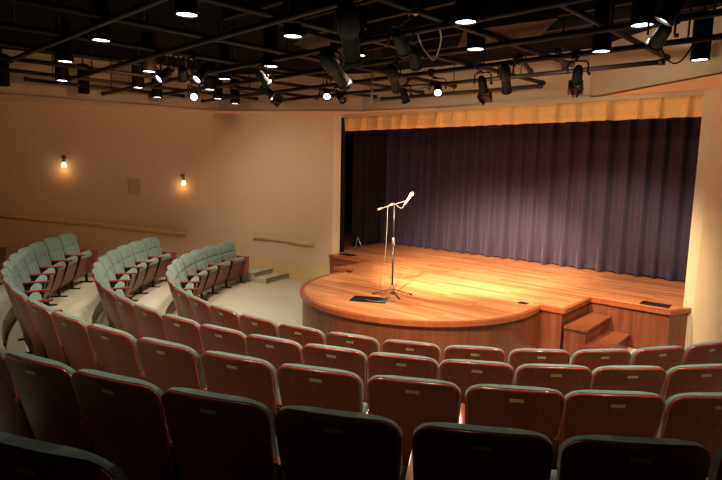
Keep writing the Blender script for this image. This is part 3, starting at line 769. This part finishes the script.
def fixture(loc, tgt, label, kind='ellipsoidal', lit=False, barn=False, pz=3.6):
    e = empty('stage_spotlight', loc); tag(e, label, 'stage light', 'theatre spotlights hung from the grid')
    src = make_fixture(kind, lit); K = 0.90 if 'top centre' in label else 0.66 if kind == 'ellipsoidal' else 0.82
    q_ = (Vector(tgt) - Vector(loc)).to_track_quat('-Z', 'Y').to_matrix().to_4x4()
    for ch in list(src.children):
        ch.data.transform(q_ @ Matrix.Scale(K, 4)); ch.parent = e
    bpy.data.objects.remove(src)
    ax_ = (q_ @ Vector((1, 0, 0))); h = pz - loc[2]
    bm = BM(); yk = 0.115 * K + 0.004
    p1 = ax_ * yk; p2 = -ax_ * yk; upv = Vector((0, 0, max(0.12, h - 0.05)))
    tube(bm, [p1, p1 + upv * 0.8, p1 * 0.7 + upv, p2 * 0.7 + upv, p2 + upv * 0.8, p2], 0.009, 6); obj('yoke', bm, M_DKSTEEL, e, True)
    pq = nearest_pipe(loc)[1] - Vector(loc)
    bm = BM(); box(bm, pq + Vector((0, 0, 0.0)), (0.07, 0.07, 0.085), bevel=0.006); obj('clamp', bm, M_CHROME if random.random() < .4 else M_DKSTEEL, e)
    bm = BM(); tube(bm, [upv, Vector((pq.x, pq.y, max(upv.z, pq.z - 0.04)))] if (pq - upv).length > 0.09 else [upv, pq], 0.012, 8); obj('side_arm', bm, M_DKSTEEL, e, True)
    bm = BM(); tube(bm, [p1 * 1.02, p1 * 1.25], 0.016, 8); obj('tilt_knob', bm, M_DKSTEEL, e, True)
    if barn:
        for k in range(4):
            bm = BM(); R4 = q_ @ Matrix.Rotation(k * PI / 2, 4, 'Z') @ Matrix.Translation((0, 0.07, -0.13)) @ Matrix.Rotation(R_(-25), 4, 'X')
            box(bm, (0, 0, -0.07), (0.15, 0.003, 0.14), R4); obj('barn_door', bm, M_BARN if k in (0, 1) else M_BLACK, e)
    return e
STG = (1.9, 8.6, 0.7)
fl = [
 # loc, target, label, kind, lit, barn
 ((-2.25, 6.35, 3.42), (-4.5, 4.0, 0.8), 'small lit spotlight, leftmost of the bright cluster at left', 'par', True, False),
 ((-2.02, 6.26, 3.42), (-3.0, 9.5, 2.2), 'brightly lit spotlight in the middle of the bright cluster at left', 'par', True, False),
 ((-1.82, 6.30, 3.42), (-3.4, 4.0, 0.8), 'small lit spotlight, rightmost of the bright cluster at left', 'par', True, False),
 ((-2.52, 8.29, 3.42), (-1.2, 4.0, 2.6), 'black spotlight with its round lens facing the seats at left', 'ellipsoidal', True, False),
 ((-1.17, 6.43, 3.42), (1.0, 8.6, 0.8), 'black spotlight above the brown barn door, left of centre', 'par', False, False),
 ((-1.31, 7.50, 3.42), STG, 'black spotlight with brown barn doors, left of centre', 'par', False, True),
 ((-0.51, 7.78, 3.42), (-0.3, 4.0, 1.4), 'lit spotlight facing the seats above the left jamb of the stage', 'par', True, False),
 ((-0.34, 8.08, 3.42), (1.5, 5.0, 1.0), 'dark spotlight right beside the lit one above the left jamb', 'par', False, False),
 ((-0.12, 4.15, 3.42), (0.3, 6.0, 0.7), 'big dark ellipsoidal spotlight at the top centre of the ceiling', 'ellipsoidal', False, False),
 ((-0.32, 5.66, 3.42), STG, 'dark ellipsoidal spotlight behind and below the big top centre one', 'ellipsoidal', False, False),
 ((0.29, 4.56, 3.42), (2.4, 9.0, 0.7), 'dark spotlight with bright metal clamp, right of the big top centre one', 'par', False, False),
 ((0.32, 6.19, 3.42), (1.4, 8.9, 0.7), 'dark ellipsoidal spotlight tilted down over the microphone', 'ellipsoidal', False, False),
 ((0.56, 7.73, 3.42), (1.6, 9.2, 0.7), 'dark spotlight hanging at the grid end above the valance, left of the lit one', 'par', False, False),
 ((0.94, 7.11, 3.42), (0.6, 4.0, 1.2), 'lit spotlight facing the seats above the valance', 'par', True, False),
 ((1.40, 6.63, 3.42), (2.6, 8.8, 0.7), 'dark spotlight with barn doors above the valance, right of the lit one', 'par', False, True),
 ((1.52, 6.05, 3.42), (2.6, 8.3, 0.7), 'dark ellipsoidal spotlight left of the ladder-like grid frame', 'ellipsoidal', False, False),
 ((2.22, 5.85, 3.42), (3.0, 8.6, 0.7), 'dark spotlight hung from the long low pipe at right', 'par', False, True),
 ((2.18, 4.18, 3.42), (2.2, 8.4, 0.7), 'dark spotlight right of the largest downlight', 'par', False, False),
 ((1.91, 3.53, 3.44), (0.2, 4.4, 0.6), 'small lit spotlight at the top right of the ceiling', 'par', True, False),
 ((0.46, 5.19, 3.42), STG, 'dark spotlight beside the white looped cable', 'par', False, False),
]
for loc, tgt, lab, kd, lit, barn in fl: fixture(loc, tgt, lab, kd, lit, barn)

# black drape panels and boxes hanging in the grid
def panel(c, s, ang, label):
    bm = BM(); box(bm, (0, 0, 0), s, bevel=0.01); o = obj('acoustic_panel', bm, M_BLACKM); o.location = c; o.rotation_euler = (0, 0, ang)
    tag(o, label, 'panel', 'black panels above the grid'); return o
for pts_, lab in (([(0.92, 5.25), (0.98, 6.0), (1.68, 5.55), (1.62, 4.78)], 'flat black panel closing a grid cell right of centre'), ([(-0.75, 5.95), (-0.55, 5.45), (-0.12, 5.95), (-0.30, 6.75)], 'flat black panel closing a grid cell left of centre')):
    bm = BM(); prism(bm, pts_, 3.685, 3.71)
    tag(obj('acoustic_panel', bm, M_BLACKM), lab, 'panel', 'black panels above the grid')
# cables
cb = [(0.62, 4.786, 3.60), (0.66, 4.9, 3.53), (0.642, 5.0, 3.415), (0.605, 5.0, 3.373), (0.55, 5.0, 3.43), (0.50, 5.0, 3.50), (0.45, 4.947, 3.60)]
bm = BM(); tube(bm, smooth_path(cb), 0.006, 6); tag(obj('hanging_cable', bm, M_WHITE, smooth=True), 'pale looped cable hanging from the grid above the stage', 'cable')
bm = BM(); tube(bm, [(0.10, 7.19, 3.65), (0.105, 7.16, 3.4), (0.098, 7.16, 3.24)], 0.013, 8); tag(obj('hanging_tube', bm, M_WHITE, smooth=True), 'short white vertical tube hanging from the grid left of the valance', 'tube')
bm = BM(); box(bm, (-1.25, 3.62, 3.50), (0.07, 0.05, 0.06), bevel=0.004); tag(obj('junction_box', bm, M_WHITE), 'small pale box on a pipe at the top left of the ceiling', 'box')
for (a, b, lab) in (((-1.9, 7.9), (-1.2, 7.6), 'black cable loop sagging from the grid left of centre'), ((2.73, 5.25), (2.95, 5.06), 'black cable loop sagging at the upper right of the grid')):
    A3 = Vector((*a, 3.6)); B3 = Vector((*b, 3.6)); bm = BM()
    tube(bm, smooth_path([A3, A3.lerp(B3, .25) - Vector((0, 0, .14)), A3.lerp(B3, .5) - Vector((0, 0, .19)), A3.lerp(B3, .75) - Vector((0, 0, .14)), B3]), 0.008, 6)
    tag(obj('hanging_cable', bm, M_BLACK, smooth=True), lab, 'cable')

# ------------------------------------------------------------------ working light of the stage spots (in front of their lenses) and added fill
def from_fix(i, tgt, watts, size, color=WARM, blend=0.7):
    loc = Vector(fl[i][0]); v = (Vector(tgt) - loc).normalized(); L = (0.34 if 'top centre' in fl[i][2] else 0.25) if fl[i][3] == 'ellipsoidal' else 0.15
    return spot('spot_or_fill_beam', loc + v * L, tgt, watts, color, size, blend, 0.05)
from_fix(8, (1.2, 8.2, 0.61), STAGE_W * 1.0, 60, blend=1.0)
from_fix(9, (1.9, 9.3, 0.61), STAGE_W * 1.35, 46)
from_fix(11, (1.9, 9.6, 0.61), STAGE_W * 0.85, 54)
from_fix(15, (3.6, 8.7, 0.61), STAGE_W * 0.55, 66)
from_fix(5, (0.6, 9.9, 0.61), STAGE_W * 0.4, 56)
from_fix(17, (3.2, 7.8, 0.8), STAGE_W * 0.4, 56)
# a lit fixture of the left cluster washes the side wall
from_fix(0, (-4.2, 10.4, 2.6), 120, 105, (1.0, 0.46, 0.19), 1.0)
from_fix(3, (-1.4, 11.6, 1.4), 170, 80, (1.0, 0.74, 0.50), 1.0)  # added fill at this fixture, standing in for stage spill on the wall
# wide fill added at the dark fixtures, to brighten valance, soffit and upper walls
from_fix(12, (0.9, 10.3, 3.25), 32, 150, (1.0, 0.70, 0.42), 1.0)
from_fix(14, (2.6, 8.8, 3.25), 32, 150, (1.0, 0.72, 0.44), 1.0)
from_fix(16, (3.8, 7.8, 3.25), 48, 150, (1.0, 0.74, 0.48), 1.0)
from_fix(6, (-1.6, 4.0, 0.6), 160, 80, HOUSE, 1.0)
from_fix(13, (0.5, 3.6, 0.6), 200, 80, HOUSE, 1.0)
# house downlights over the rear rows, above the top of the frame
for x, y, k in ((-4.9, 6.3, .9), (-2.6, 4.1, .8), (-0.9, 3.5, 1), (0.6, 3.35, 1), (2.1, 3.35, 1), (3.1, 4.2, .8)):
    spot('downlight_beam', (x, y, DZ), (x, y, 0), DOWN_W * k, HOUSE, 72, 0.5, 0.05)
